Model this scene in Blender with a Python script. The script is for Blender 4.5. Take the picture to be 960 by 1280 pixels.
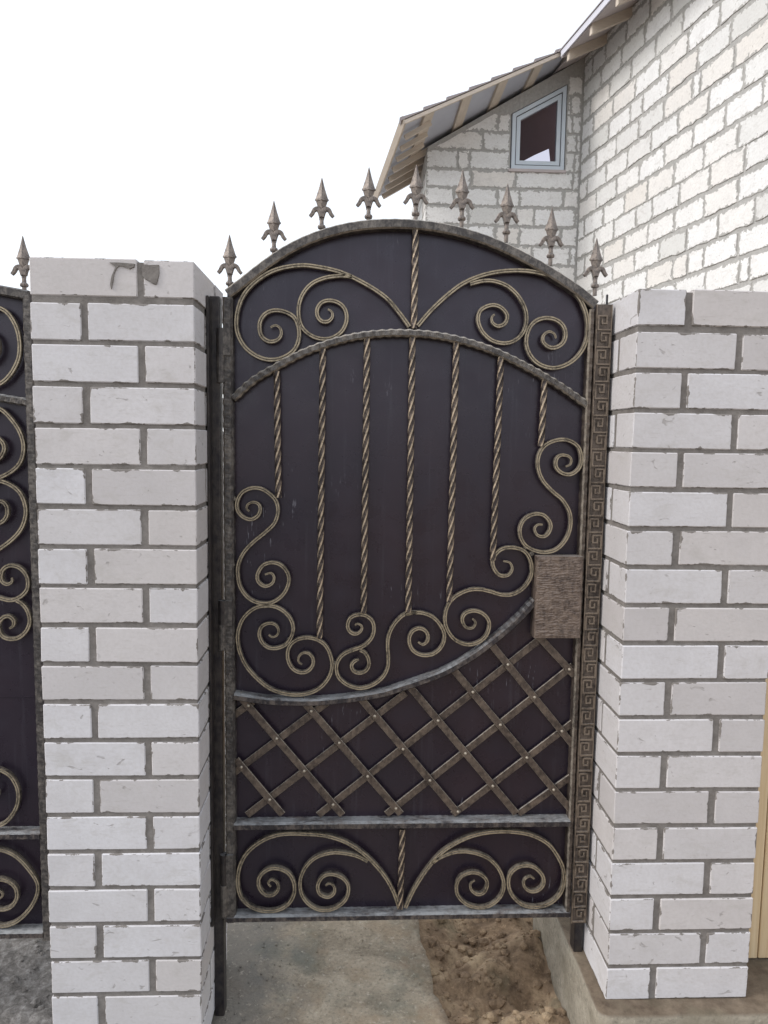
import bpy, bmesh, math, random
import numpy as np
from mathutils import Vector, noise
random.seed(7)
sc = bpy.context.scene
col = sc.collection
for o in list(bpy.data.objects): bpy.data.objects.remove(o)

# ------------------------------------------------------------------ camera
FPX, PITCH, ROLL, YAW = 916.93, .0966651, .0146518, .0402485
GZ = 1.95                                                # height of the first joint of the left pillar
CAM = np.array([.776331, -1.779984, -.321216 + GZ])
c_, s_ = math.cos(YAW), math.sin(YAW)
r_ = np.array([c_, -s_, 0]); f_ = np.array([s_, c_, 0]); u_ = np.array([0, 0, 1.])
FW = f_*math.cos(PITCH) - u_*math.sin(PITCH); U0 = f_*math.sin(PITCH) + u_*math.cos(PITCH)
RT = r_*math.cos(ROLL) + U0*math.sin(ROLL); UP = -r_*math.sin(ROLL) + U0*math.cos(ROLL)
cd = bpy.data.cameras.new("camera"); cam = bpy.data.objects.new("camera", cd); col.objects.link(cam)
from mathutils import Matrix
m = Matrix.Identity(4)
for i in range(3):
    m[i][0], m[i][1], m[i][2], m[i][3] = RT[i], UP[i], -FW[i], CAM[i]
cam.matrix_world = m
cd.sensor_fit = 'VERTICAL'; cd.sensor_height = 24; cd.lens = 24*FPX/1280
cd.clip_start = .05; cd.clip_end = 1000
sc.camera = cam

# ------------------------------------------------------------------ world, sun, exposure
SUN_DIR = Vector((-.86, -.22, .74)).normalized()          # towards the sun
w = bpy.data.worlds.new("World"); sc.world = w; w.use_nodes = True
nt = w.node_tree; nt.nodes.clear()
out = nt.nodes.new('ShaderNodeOutputWorld')
sky = nt.nodes.new('ShaderNodeTexSky'); sky.sky_type = 'NISHITA'; sky.sun_disc = False
sky.sun_elevation = math.asin(SUN_DIR.z); sky.sun_rotation = math.atan2(SUN_DIR.x, SUN_DIR.y)
sky.air_density = 1.0; sky.dust_density = 3.0
b1 = nt.nodes.new('ShaderNodeBackground'); b1.inputs[1].default_value = .08
nt.links.new(sky.outputs[0], b1.inputs[0])
b2 = nt.nodes.new('ShaderNodeBackground'); b2.inputs[0].default_value = (.97, .985, 1, 1); b2.inputs[1].default_value = 1.0
add = nt.nodes.new('ShaderNodeAddShader')                 # thin bright overcast in front of the sky
nt.links.new(b1.outputs[0], add.inputs[0]); nt.links.new(b2.outputs[0], add.inputs[1])
nt.links.new(add.outputs[0], out.inputs[0])
sd = bpy.data.lights.new("sun", 'SUN'); sd.energy = 1.4; sd.angle = math.radians(14); sd.color = (1, .985, .965)
so = bpy.data.objects.new("sun", sd); col.objects.link(so)
so.rotation_euler = SUN_DIR.to_track_quat('Z', 'Y').to_euler()
sc.view_settings.view_transform = 'Standard'; sc.view_settings.look = 'None'
sc.view_settings.exposure = 0; sc.view_settings.gamma = 1
sc.render.engine = 'CYCLES'
sc.cycles.max_bounces = 6

# ------------------------------------------------------------------ helpers
def at(px, py, Y):
    """point of the vertical plane y=Y seen at a pixel of the 960x1280 photograph"""
    d = FW + RT*(px-480)/FPX - UP*(py-640)/FPX
    P = CAM + d*(Y-CAM[1])/d[1]
    return Vector(P)
def atz(px, py, Z):
    d = FW + RT*(px-480)/FPX - UP*(py-640)/FPX
    return Vector(CAM + d*(Z-CAM[2])/d[2])
def me(name, v, f, mat, uvs=None, smooth=False):
    d = bpy.data.meshes.new(name); d.from_pydata([tuple(p) for p in v], [], f)
    if mat: d.materials.append(mat)
    if uvs:
        for nm, per in uvs.items():
            l = d.uv_layers.new(name=nm); l.data.foreach_set('uv', [c for p in per for c in p])
    if smooth: d.polygons.foreach_set('use_smooth', [True]*len(d.polygons))
    d.update(); return d
def ob(name, d, parent=None, loc=None, **tags):
    o = bpy.data.objects.new(name, d); col.objects.link(o)
    if loc is not None: o.location = loc
    if parent: o.parent = parent
    for k, x in tags.items(): o[k] = x
    return o
def tri_join(parts):
    V, Fc = [], []
    for v, f in parts:
        n = len(V); V += [tuple(p) for p in v]; Fc += [tuple(i+n for i in q) for q in f]
    return V, Fc
def box(x0, x1, y0, y1, z0, z1):
    v = [(x, y, z) for z in (z0, z1) for y in (y0, y1) for x in (x0, x1)]
    f = [(0,2,3,1),(4,5,7,6),(0,1,5,4),(2,6,7,3),(0,4,6,2),(1,3,7,5)]
    return v, f
def bevel_mesh(d, w_, seg=1):
    bm = bmesh.new(); bm.from_mesh(d)
    bmesh.ops.bevel(bm, geom=bm.edges[:], offset=w_, segments=seg, affect='EDGES', profile=.6)
    bm.to_mesh(d); bm.free(); return d
def catmull(P, n=6, closed=False):
    P = [np.array(p, float) for p in P]; out_ = []
    for i in range(len(P)-1):
        p0 = P[max(i-1, 0)]; p1 = P[i]; p2 = P[i+1]; p3 = P[min(i+2, len(P)-1)]
        for k in range(n):
            t = k/n
            out_.append(.5*((2*p1)+(-p0+p2)*t+(2*p0-5*p1+4*p2-p3)*t*t+(-p0+3*p1-3*p2+p3)*t**3))
    out_.append(P[-1]); return out_
def resample(P, step):
    P = [np.array(p, float) for p in P]
    L = [0]
    for a, b in zip(P, P[1:]): L.append(L[-1]+np.linalg.norm(b-a))
    n = max(2, int(round(L[-1]/step))); A = np.array(P)
    s = np.linspace(0, L[-1], n+1)
    return [np.array([np.interp(x, L, A[:, k]) for k in range(3)]) for x in s], s
def sweep(P, w2, d2, prof='rect', twist=0., wob=0., wobp=.02, taper=None, cap=True, rnd=0):
    """sweep a bar along points of a vertical plane: w2 half width in the plane, d2 half depth along y"""
    P = [np.array(p, float) for p in P]; n = len(P); V = []; Fc = []
    if prof == 'rect':
        k = .72; base = [(-1,-k),(-k,-1),(k,-1),(1,-k),(1,k),(k,1),(-k,1),(-1,k)]
    elif prof == 'ridge':                                 # rolled scroll bar: two raised edges with a shallow groove
        base = [(-1,-.1),(-.78,-1),(-.22,-1),(0,-.72),(.22,-1),(.78,-1),(1,-.1),(.9,1),(-.9,1)]
    elif prof == 'hammer':
        base = [(-1,-.6),(-.6,-1),(.6,-1),(1,-.6),(1,1),(-1,1)]
    else: base = prof
    m_ = len(base); s = 0.
    for i in range(n):
        a = P[max(i-1, 0)]; b = P[min(i+1, n-1)]; t = b-a; t = t/ (np.linalg.norm(t)+1e-9)
        if i: s += np.linalg.norm(P[i]-P[i-1])
        nn = np.array([-t[2], 0, t[0]]); yy = np.array([0, 1., 0])
        tw = twist*s; tp = taper(i/(n-1)) if taper else 1.
        ww = w2*tp; dd = d2*tp
        for bi, (u, q) in enumerate(base):
            uu, qq = u*ww, q*dd
            if wob:
                ph = 2*math.pi*s/wobp
                if q < 0: qq += -wob*.7*math.sin(ph+u*1.5)
                uu *= 1+wob/w2*.6*math.sin(ph+(1.3 if u > 0 else 3.1))
            if twist:
                uu, qq = uu*math.cos(tw)-qq*math.sin(tw), uu*math.sin(tw)+qq*math.cos(tw)
            V.append(P[i]+nn*uu+yy*qq)
    for i in range(n-1):
        for j in range(m_):
            k = (j+1) % m_
            Fc.append((i*m_+j, i*m_+k, (i+1)*m_+k, (i+1)*m_+j))
    if cap:
        Fc.append(tuple(range(m_))[::-1]); Fc.append(tuple((n-1)*m_+j for j in range(m_)))
    return V, Fc
def cyl(c, r, h, axis='z', n=14, r2=None):
    r2 = r if r2 is None else r2
    V = []; Fc = []
    for k, (rr, q) in enumerate(((r, 0), (r2, h))):
        for i in range(n):
            a = 2*math.pi*i/n; x, y = rr*math.cos(a), rr*math.sin(a)
            p = {'z': (x, y, q), 'y': (x, q, y), 'x': (q, x, y)}[axis]
            V.append((c[0]+p[0], c[1]+p[1], c[2]+p[2]))
    Fc = [(i, (i+1) % n, n+(i+1) % n, n+i) for i in range(n)]
    Fc += [tuple(range(n))[::-1], tuple(range(n, 2*n))]
    if axis == 'y': Fc = [q[::-1] for q in Fc]
    return V, Fc
def lathe(c, prof, n=12, sy=1., flute=1.):
    V = []; Fc = []
    for r0_, z in prof:
        for i in range(n):
            r = r0_*(flute if i % 2 else 1.)
            a = 2*math.pi*(i+(0 if flute < 1 else .5))/n; V.append((c[0]+r*math.cos(a), c[1]+sy*r*math.sin(a), c[2]+z))
    for k in range(len(prof)-1):
        for i in range(n): Fc.append((k*n+i, k*n+(i+1) % n, (k+1)*n+(i+1) % n, (k+1)*n+i))
    Fc += [tuple(range(n))[::-1], tuple((len(prof)-1)*n+i for i in range(n))]
    return V, Fc
def fixn(d):
    bm = bmesh.new(); bm.from_mesh(d); bmesh.ops.recalc_face_normals(bm, faces=bm.faces[:]); bm.to_mesh(d); bm.free(); return d

# ------------------------------------------------------------------ materials
class M:
    def __init__(s, name, rough=.8, metal=0.):
        s.m = bpy.data.materials.new(name); s.m.use_nodes = True; s.t = s.m.node_tree
        s.b = s.t.nodes['Principled BSDF']; s.b.inputs['Roughness'].default_value = rough; s.b.inputs['Metallic'].default_value = metal
    def n(s, ty, **kw):
        x = s.t.nodes.new(ty)
        for k, v in kw.items():
            if k.startswith('i_'):
                key = k[2:]; key = int(key) if key.isdigit() else key.replace('_', ' ')
                x.inputs[key].default_value = v
            else: setattr(x, k, v)
        return x
    def l(s, a, b): s.t.links.new(a, b)
    def coord(s, kind='Object', scale=(1,1,1), rnd=False):
        tc = s.n('ShaderNodeTexCoord'); mp = s.n('ShaderNodeMapping'); mp.inputs['Scale'].default_value = scale
        s.l(tc.outputs[kind], mp.inputs[0])
        if rnd:
            oi = s.n('ShaderNodeObjectInfo'); mu = s.n('ShaderNodeMath', operation='MULTIPLY', i_1=57.)
            s.l(oi.outputs['Random'], mu.inputs[0]); cx = s.n('ShaderNodeCombineXYZ')
            for i in range(3): s.l(mu.outputs[0], cx.inputs[i])
            s.l(cx.outputs[0], mp.inputs['Location'])
        return mp.outputs[0]
    def noise(s, co, scale, detail=4, rough=.55, dist=0.):
        x = s.n('ShaderNodeTexNoise'); x.inputs['Scale'].default_value = scale; x.inputs['Detail'].default_value = detail
        x.inputs['Roughness'].default_value = rough; x.inputs['Distortion'].default_value = dist
        if co: s.l(co, x.inputs['Vector'])
        return x.outputs['Fac']
    def ramp(s, fac, stops, interp='LINEAR'):
        x = s.n('ShaderNodeValToRGB'); cr = x.color_ramp; cr.interpolation = interp
        while len(cr.elements) < len(stops): cr.elements.new(.5)
        for e, (p, c) in zip(cr.elements, stops):
            e.position = p; e.color = (c, c, c, 1) if isinstance(c, (int, float)) else (*c, 1)
        s.l(fac, x.inputs[0]); return x.outputs[0]
    def mix(s, fac, a, b, blend='MIX'):
        x = s.n('ShaderNodeMix', data_type='RGBA', blend_type=blend)
        for sock, v in ((x.inputs[0], fac), (x.inputs[6], a), (x.inputs[7], b)):
            if hasattr(v, 'links'): s.l(v, sock)
            else: sock.default_value = v if isinstance(v, (int, float)) else (*v, 1)
        return x.outputs[2]
    def math(s, op, a, b=0., clamp=False):
        x = s.n('ShaderNodeMath', operation=op, use_clamp=clamp)
        for i, v in enumerate((a, b)):
            if hasattr(v, 'links'): s.l(v, x.inputs[i])
            else: x.inputs[i].default_value = v
        return x.outputs[0]
    def color(s, c): s.l(c, s.b.inputs['Base Color'])
    def bump(s, h, strength=.3, dist=.002):
        x = s.n('ShaderNodeBump'); x.inputs['Strength'].default_value = strength; x.inputs['Distance'].default_value = dist
        s.l(h, x.inputs['Height']); s.l(x.outputs[0], s.b.inputs['Normal'])
    def rough(s, r): s.l(r, s.b.inputs['Roughness'])

def masonry(name, ramp_stops, mortar, smear_w, smear_t, bump=.25, grain=120, band=False):
    """brick or block: own tint per piece, grime, mortar smears creeping in from the piece's edges (metric UV)"""
    a = M(name, .88)
    oi = a.n('ShaderNodeObjectInfo')
    base = a.ramp(oi.outputs['Random'], ramp_stops)
    co = a.coord('Object', rnd=True)
    big = a.noise(co, 9, 3); fine = a.noise(co, grain, 3)
    c = a.mix(a.ramp(big, [(.35, 0.), (.75, .32)]), base, [x*.80 for x in (ramp_stops[0][1])])
    c = a.mix(a.ramp(fine, [(.3, .22), (.62, 0.)]), c, (.42, .40, .38))
    cs = a.coord('Object', (25, 25, 160), rnd=True)
    str_ = a.noise(cs, 1.2, 3, .6)
    c = a.mix(a.ramp(str_, [(.58, 0.), (.74, .26)]), c, (.36, .33, .31))
    wide = a.noise(a.coord('Object', (1, 1, 2.2), rnd=True), 11, 5, .7, .8)
    c = a.mix(a.ramp(wide, [(.54, 0.), (.70, .38)]), c, (.43, .41, .385))
    # pits and smudges
    sp = a.noise(a.coord('Object', (1, 1, 1.6), rnd=True), 26, 2, .5, 1.2)
    c = a.mix(a.ramp(sp, [(.685, 0.), (.75, .6)]), c, (.27,.25,.24))
    uv1 = a.n('ShaderNodeUVMap', uv_map='lo'); uv2 = a.n('ShaderNodeUVMap', uv_map='hi')
    s1 = a.n('ShaderNodeSeparateXYZ'); s2 = a.n('ShaderNodeSeparateXYZ'); a.l(uv1.outputs[0], s1.inputs[0]); a.l(uv2.outputs[0], s2.inputs[0])
    dmin = a.math('MINIMUM', a.math('MINIMUM', s1.outputs[0], s1.outputs[1]), a.math('MINIMUM', s2.outputs[0], s2.outputs[1]))
    sm = a.noise(a.coord('Object', (1, 1, 1), rnd=True), 22, 4, .6, .6)
    lim = a.math('ADD', a.math('MULTIPLY', a.math('SUBTRACT', sm, smear_t), smear_w), .0012)
    mask = a.math('LESS_THAN', dmin, lim)
    c = a.mix(mask, c, mortar)
    a.color(c)
    h = a.math('ADD', a.math('MULTIPLY', fine, .6), a.math('ADD', a.math('MULTIPLY', sm, .5), a.math('MULTIPLY', a.ramp(sp, [(.70, 1.), (.76, 0.)]), .8)))
    a.bump(h, bump, .003)
    return a.m
brick_mat = masonry('white_silicate_brick', [(0., (.54,.515,.52)), (.3, (.60,.585,.60)), (.6, (.655,.65,.68)), (.85, (.61,.585,.59)), (1., (.56,.53,.525))], (.205,.188,.175), .034, .545)
block_mat = masonry('aerated_block', [(0., (.76,.765,.76)), (.2, (.85,.86,.87)), (.42, (.66,.665,.65)), (.6, (.85,.86,.865)), (.8, (.77,.745,.71)), (1., (.84,.845,.845))], (.40,.395,.38), .12, .455, .5, 60)

def mortar(name, c0, c1, bump=.6):
    a = M(name, .95); co = a.coord('Object'); n1 = a.noise(co, 35, 5, .65); n2 = a.noise(co, 5, 2)
    a.color(a.mix(a.ramp(n1, [(.3, 0.), (.7, 1.)]), c0, c1)); a.bump(a.math('ADD', n1, a.math('MULTIPLY', a.noise(co, 150, 2), .5)), bump, .004); return a.m
mortar_mat = mortar('grey_mortar', (.145,.132,.122), (.25,.232,.218))
house_mortar = mortar('pale_mortar', (.33,.325,.315), (.47,.465,.45), .8)

# patinated wrought iron: near black paint dry-brushed with bronze, pale dust lying on faces that look up
def iron(name, dark, gold, lo=.42, hi=.62, dust=.0, scale=60, rough=.42, metal=.35):
    a = M(name, rough, metal); co = a.coord('Object'); 
    g = a.noise(co, scale, 5, .72); g2 = a.noise(co, 11, 3, .6); g3 = a.noise(a.coord('Object', (1, 1, .35)), scale*2.6, 3, .7)
    f = a.ramp(a.math('ADD', a.math('MULTIPLY', g, .5), a.math('ADD', a.math('MULTIPLY', g2, .25), a.math('MULTIPLY', g3, .25))), [(lo, 0.), (lo*.45+hi*.55, 1.)])
    geo = a.n('ShaderNodeNewGeometry')
    c = a.mix(f, dark, gold)
    if dust:
        sx = a.n('ShaderNodeSeparateXYZ'); a.l(geo.outputs['Normal'], sx.inputs[0])
        up = a.ramp(sx.outputs[2], [(.55, 0.), (.85, 1.)])
        dn = a.ramp(a.noise(a.coord('Object', (1, 3, 1)), 13, 5, .75), [(.36, .0), (.60, 1.)])
        c = a.mix(a.math('MULTIPLY', a.math('MULTIPLY', up, dn), dust), c, (.29, .30, .31))
        r = a.math('ADD', a.math('MULTIPLY', up, .4), rough); a.rough(r)
        a.l(a.math('MULTIPLY', a.math('SUBTRACT', 1., up), metal), a.b.inputs['Metallic'])
    a.color(c); a.bump(a.math('ADD', g, a.noise(co, 220, 2)), .35, .0015)
    return a.m
scroll_mat = iron('scroll_dark_paint', (.040,.035,.032), (.21,.185,.15), .42, .62, .0, 70, .5)
scroll_gold = iron('scroll_bronze_edge', (.075,.062,.046), (.36,.30,.21), .38, .66, .0, 60, .42)
twist_mat = iron('twisted_dark_paint', (.035,.027,.026), (.13,.10,.08), .48, .66, .0, 90, .45)
twist_gold = iron('twisted_bronze_edge', (.11,.085,.06), (.50,.40,.29), .38, .64, .0, 90, .38)
frame_mat = iron('dark_hammered_frame', (.055,.050,.049), (.18,.162,.145), .46, .72, .8, 60, .5)
frame_gold = iron('frame_bronze_edge', (.11,.10,.088), (.34,.30,.25), .40, .62, .5, 60, .45)
rail_mat = iron('dusty_rail', (.033,.029,.033), (.13,.11,.10), .46, .66, 1.0, 50, .5)
lattice_mat = iron('brown_flat_bar', (.055,.042,.036), (.17,.132,.104), .42, .74, .4, 60, .5)
key_mat = iron('bronze_key_strip', (.050,.040,.035), (.14,.112,.092), .42, .70, .3, 60, .45)
key_gold = iron('bronze_key_relief', (.085,.067,.053), (.23,.185,.145), .40, .64, .3, 60, .42)
lock_mat = iron('bronze_lock_plate', (.060,.045,.040), (.20,.155,.128), .38, .66, .5, 60, .4)
post_mat = iron('dark_post_steel', (.018,.016,.020), (.055,.048,.045), .42, .7, .3, 40, .4, .3)
spike_mat = iron('cast_spike', (.045,.038,.038), (.23,.195,.17), .4, .64, .3, 90, .5)
rivet_mat = iron('rivet_head', (.22,.18,.14), (.42,.37,.30), .3, .6, 0, 90, .35)

a = M('dark_panel_paint', .34, .0)
co = a.coord('Object'); n1 = a.noise(co, 3.2, 3); n2 = a.noise(a.coord('Object', (60, 60, 2.6)), 1.0, 3, .7)
c = a.mix(a.ramp(n1, [(.35, 0.), (.7, 1.)]), (.017,.013,.021), (.026,.017,.024))
c = a.mix(a.ramp(n2, [(.58, 0.), (.80, .20)]), c, (.11,.11,.13))
dr = a.noise(a.coord('Object', (190, 190, 24)), 1., 2, .6); area = a.noise(co, 3.7, 2)
spk = a.math('MULTIPLY', a.ramp(dr, [(.655, 0.), (.70, 1.)]), a.ramp(area, [(.56, 0.), (.66, .7)]))
c = a.mix(spk, c, (.26,.26,.30))
a.color(c); a.rough(a.ramp(a.noise(co, 14, 4), [(.3, .22), (.7, .38)])); a.b.inputs['Specular IOR Level'].default_value = .55; a.b.inputs['Specular Tint'].default_value = (.90, .88, 1, 1)
a.bump(a.math('ADD', n1, a.math('MULTIPLY', a.noise(co, 260, 2), .08)), .12, .004)
panel_mat = a.m

def ground_mat(name, cols, bump, sc1=7, sc2=60):
    a = M(name, .97); co = a.coord('Object'); n1 = a.noise(co, sc1, 6, .68, .4); n2 = a.noise(co, sc2, 4, .7); n3 = a.noise(co, 2.1, 3)
    c = a.ramp(n1, cols)
    c = a.mix(a.ramp(n2, [(.28, .55), (.5, 0.)]), c, [x*.45 for x in cols[0][1]])
    c = a.mix(a.ramp(n2, [(.60, 0.), (.74, .5)]), c, [min(1, x*1.5) for x in cols[-1][1]])
    return a, c, n1, n2, n3, co
a, c, n1, n2, n3, co = ground_mat('brown_earth', [(.28, (.085,.055,.034)), (.48, (.25,.175,.11)), (.70, (.44,.335,.215))], 1)
sx = a.n('ShaderNodeSeparateXYZ'); a.l(co, sx.inputs[0])
gv = a.noise(co, 38, 5, .75, .3)
grey = a.ramp(gv, [(.32, (.06,.055,.05)), (.52, (.155,.145,.135)), (.72, (.30,.29,.28))])
msk = a.math('ADD', sx.outputs[0], a.math('MULTIPLY', n3, .35))
c = a.mix(a.ramp(msk, [(.40, 1.), (.62, 0.)]), c, grey)
moss = a.ramp(a.noise(co, 4.3, 3), [(.60, 0.), (.70, .35)])
c = a.mix(moss, c, (.085,.10,.062))
a.color(c); a.bump(a.math('ADD', n1, a.math('MULTIPLY', n2, .5)), .9, .012); earth_mat = a.m
a, c, n1, n2, n3, co = ground_mat('rough_cement', [(.25, (.15,.125,.09)), (.5, (.31,.265,.20)), (.75, (.45,.39,.30))], 1, 8, 90)
mo = a.ramp(a.noise(co, 3.6, 4, .6), [(.50, 0.), (.66, .55)])
c = a.mix(mo, c, (.10,.125,.105)); c = a.mix(a.ramp(a.noise(co, 5.2, 4, .7), [(.5, 0.), (.68, .5)]), c, (.24,.165,.095))
sx = a.n('ShaderNodeSeparateXYZ'); a.l(co, sx.inputs[0])
ed = a.math('ADD', a.math('ADD', sx.outputs[0], a.math('MULTIPLY', sx.outputs[1], .125)), -.60)
ed = a.math('ADD', ed, a.math('MULTIPLY', a.math('SUBTRACT', a.noise(co, 9, 6, .72), .5), .5))
c = a.mix(a.ramp(ed, [(.42, 0.), (.54, .6)]), c, (.20,.135,.085))
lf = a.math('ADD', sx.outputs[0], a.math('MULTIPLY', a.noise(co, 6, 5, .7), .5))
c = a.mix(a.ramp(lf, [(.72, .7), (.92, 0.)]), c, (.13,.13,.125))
vr = a.noise(co, 210, 3, .7); c = a.mix(a.ramp(vr, [(.62, 0.), (.70, .6)]), c, (.09,.08,.07)); c = a.mix(a.ramp(a.noise(co, 55, 3, .7), [(.60, 0.), (.70, .5)]), c, (.50,.46,.39))
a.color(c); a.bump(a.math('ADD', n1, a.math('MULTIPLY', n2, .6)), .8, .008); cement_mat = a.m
a, c, n1, n2, n3, co = ground_mat('footing_concrete', [(.25, (.17,.155,.12)), (.5, (.27,.24,.19)), (.75, (.38,.345,.28))], 1, 6, 70)
geo = a.n('ShaderNodeNewGeometry'); sx = a.n('ShaderNodeSeparateXYZ'); a.l(geo.outputs['Normal'], sx.inputs[0])
dirt = a.ramp(a.noise(co, 20, 5, .7), [(.3, (.09,.065,.045)), (.7, (.21,.165,.12))])
c = a.mix(a.ramp(a.math('ADD', sx.outputs[2], a.math('MULTIPLY', n1, .2)), [(.7, 0.), (.85, 1.)]), c, dirt)
c = a.mix(a.ramp(a.noise(co, 7, 3), [(.5, 0.), (.62, .4)]), c, (.15,.13,.09))
a.color(c); a.bump(a.math('ADD', n1, a.math('MULTIPLY', n2, .6)), .7, .008); footing_mat = a.m

a = M('pale_softwood', .6); co = a.coord('Object', (26, 26, 1.1), rnd=True)
g = a.noise(co, 1., 4, .6, 1.5); oi = a.n('ShaderNodeObjectInfo')
c = a.mix(a.ramp(g, [(.35, 0.), (.65, 1.)]), (.58,.42,.24), (.72,.58,.38))
kn = a.n('ShaderNodeTexVoronoi'); kn.inputs['Scale'].default_value = 1.; a.l(a.coord('Object', (9, 9, 3.2), rnd=True), kn.inputs['Vector'])
c = a.mix(a.ramp(kn.outputs['Distance'], [(.06, .9), (.13, 0.)]), c, (.26,.11,.04))
a.color(c); a.bump(g, .2, .002); wood_mat = a.m
a = M('raw_roof_timber', .8); co = a.coord('Object', (3, 3, 40)); g = a.noise(co, 2., 3)
a.color(a.mix(g, (.46,.40,.35), (.66,.58,.48))); timber_mat = a.m
a = M('dull_soffit_board', .85); co = a.coord('Object'); g = a.noise(co, 5., 3)
a.color(a.mix(g, (.42,.38,.39), (.54,.49,.48))); soffit_mat = a.m
a = M('roof_membrane', .6); co = a.coord('Object'); g = a.noise(co, 5., 3)
a.color(a.mix(g, (.40,.42,.49), (.52,.54,.60))); membrane_mat = a.m
a = M('grey_brown_roofing', .6); co = a.coord('Object'); g = a.noise(co, 9., 3)
a.color(a.mix(g, (.24,.21,.22), (.36,.32,.31))); tile_mat = a.m
a = M('white_metal_edge', .4); co = a.coord('Object'); a.color(a.mix(a.noise(co, 9), (.55,.55,.62), (.64,.64,.70))); fascia_mat = a.m
a = M('white_window_plastic', .35); co = a.coord('Object'); a.color(a.mix(a.noise(co, 6), (.52,.60,.68), (.64,.70,.76))); pvc_mat = a.m
a = M('window_gasket', .6); co = a.coord('Object'); a.color(a.mix(a.noise(co, 6), (.06,.06,.07), (.09,.09,.1))); gasket_mat = a.m
a = M('window_glass', .02); a.b.inputs['Transmission Weight'].default_value = 1.; a.b.inputs['IOR'].default_value = 1.1
a.b.inputs['Base Color'].default_value = (.62,.60,.66,1)
glass_mat = a.m
a = M('bare_interior', .9); co = a.coord('Object'); a.color(a.mix(a.noise(co, 3), (.22,.16,.17), (.34,.26,.26))); inner_mat = a.m

# ------------------------------------------------------------------ ground
def axis(lo, d0, d1, hi, fine, far=(1.5, 3, 6, 12, 25, 60, 150)):
    x = list(np.arange(d0, d1+1e-6, fine)); return [d0-k for k in far[::-1]] + x + [d1+k for k in far]
xs = axis(0, -1.2, 2.6, 0, .014); ys = axis(0, -1.0, 1.8, 0, .014)
def gh(x, y):
    z = -.040 + .014*noise.noise((x*2.2, y*2.2, .3)) + .012*noise.noise((x*9, y*9, 2.)) + .010*noise.noise((x*24, y*24, 5.)) + .005*noise.noise((x*60, y*60, 7.))
    k = max(0, min(1, (x-.98)/.1))                       # dug earth right of the cement strip
    z += k*(-.03 + .050*noise.noise((x*5.5+3, y*5.5, 1.)) + .045*abs(noise.noise((x*13, y*13, 4.))))
    z += k*.045*math.exp(-((x-1.27)**2/.012+(y-.08)**2/.02)) - k*.04*math.exp(-((x-1.34)**2/.012+(y-.30)**2/.006))
    return z
V = [(x, y, gh(x, y) if -1.2 < x < 2.6 and -1 < y < 1.8 else -.04) for y in ys for x in xs]
nx = len(xs)
F = [(j*nx+i, j*nx+i+1, (j+1)*nx+i+1, (j+1)*nx+i) for j in range(len(ys)-1) for i in range(nx-1)]
ob('ground', me('ground', V, F, earth_mat, smooth=True), kind='structure')
# cement strip running under the gate, worn broken right edge
def edge(y): return 1.003 + (.533-y)*.125 + .016*noise.noise((y*6, 0, 0)) + .012*noise.noise((y*22, 3, 0)) + .007*noise.noise((y*60, 3, 5))
ys2 = list(np.arange(-1.4, 1.9, .012)); nx2 = 26; V = []; F = []
for j, y in enumerate(ys2):
    e = edge(y); x0 = .30+.03*noise.noise((y*5, 7, 0))
    row = [(x0+(e-x0)*i/nx2, y) for i in range(nx2+1)]
    for x, yy in row:
        V.append((x, yy, .004*noise.noise((x*5, yy*5, 0))+.0015*noise.noise((x*30, yy*30, 0))-.001))
    V.append((e+.006, y, -.08)); V.append((x0-.02, y, -.08))
k = nx2+3
for j in range(len(ys2)-1):
    for i in range(nx2): F.append((j*k+i, j*k+i+1, (j+1)*k+i+1, (j+1)*k+i))
    F.append((j*k+nx2, j*k+nx2+1, (j+1)*k+nx2+1, (j+1)*k+nx2)); F.append((j*k+nx2+2, j*k, (j+1)*k, (j+1)*k+nx2+2))
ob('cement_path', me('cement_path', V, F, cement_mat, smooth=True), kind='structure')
# clods and small stones lying on the earth
P = []
for _ in range(1100):
    x = random.uniform(1.04, 1.42); y = random.uniform(-.2, .9); r = random.choice([.003,.003,.004,.005,.006,.008,.011,.018])
    if random.random() < .45: x = random.uniform(-.9, .02)
    bm = bmesh.new(); bmesh.ops.create_icosphere(bm, subdivisions=1, radius=r)
    q = random.random()*9
    vs = [(v.co.x*(1+.5*noise.noise(v.co*90+Vector((q,0,0))))+x, v.co.y*(1+.5*noise.noise(v.co*90+Vector((0,q,0))))+y, v.co.z*.7+gh(x, y)+r*.2) for v in bm.verts]
    P.append((vs, [tuple(v.index for v in f.verts) for f in bm.faces])); bm.free()
V, F = tri_join(P); P2 = []
for _ in range(700):
    x = random.uniform(.42, 1.02); y = random.uniform(-.3, 1.5); r = random.choice([.0015,.002,.002,.003,.004])
    bm = bmesh.new(); bmesh.ops.create_icosphere(bm, subdivisions=1, radius=r)
    q = random.random()*9
    vs = [(v.co.x*(1+.6*noise.noise(v.co*200+Vector((q,0,0))))+x, v.co.y*1.2+y, v.co.z*.6+.001) for v in bm.verts]
    P2.append((vs, [tuple(v.index for v in f.verts) for f in bm.faces])); bm.free()
V2, F2 = tri_join(P2); ob('path_grit', me('path_grit', V2, F2, cement_mat), kind='stuff', label='fine grit lying on the cement path under the gate', category='grit')
ob('earth_clods', me('earth_clods', V, F, earth_mat), kind='stuff', label='small stones and clods of earth scattered over the bare soil', category='stones')
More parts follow.
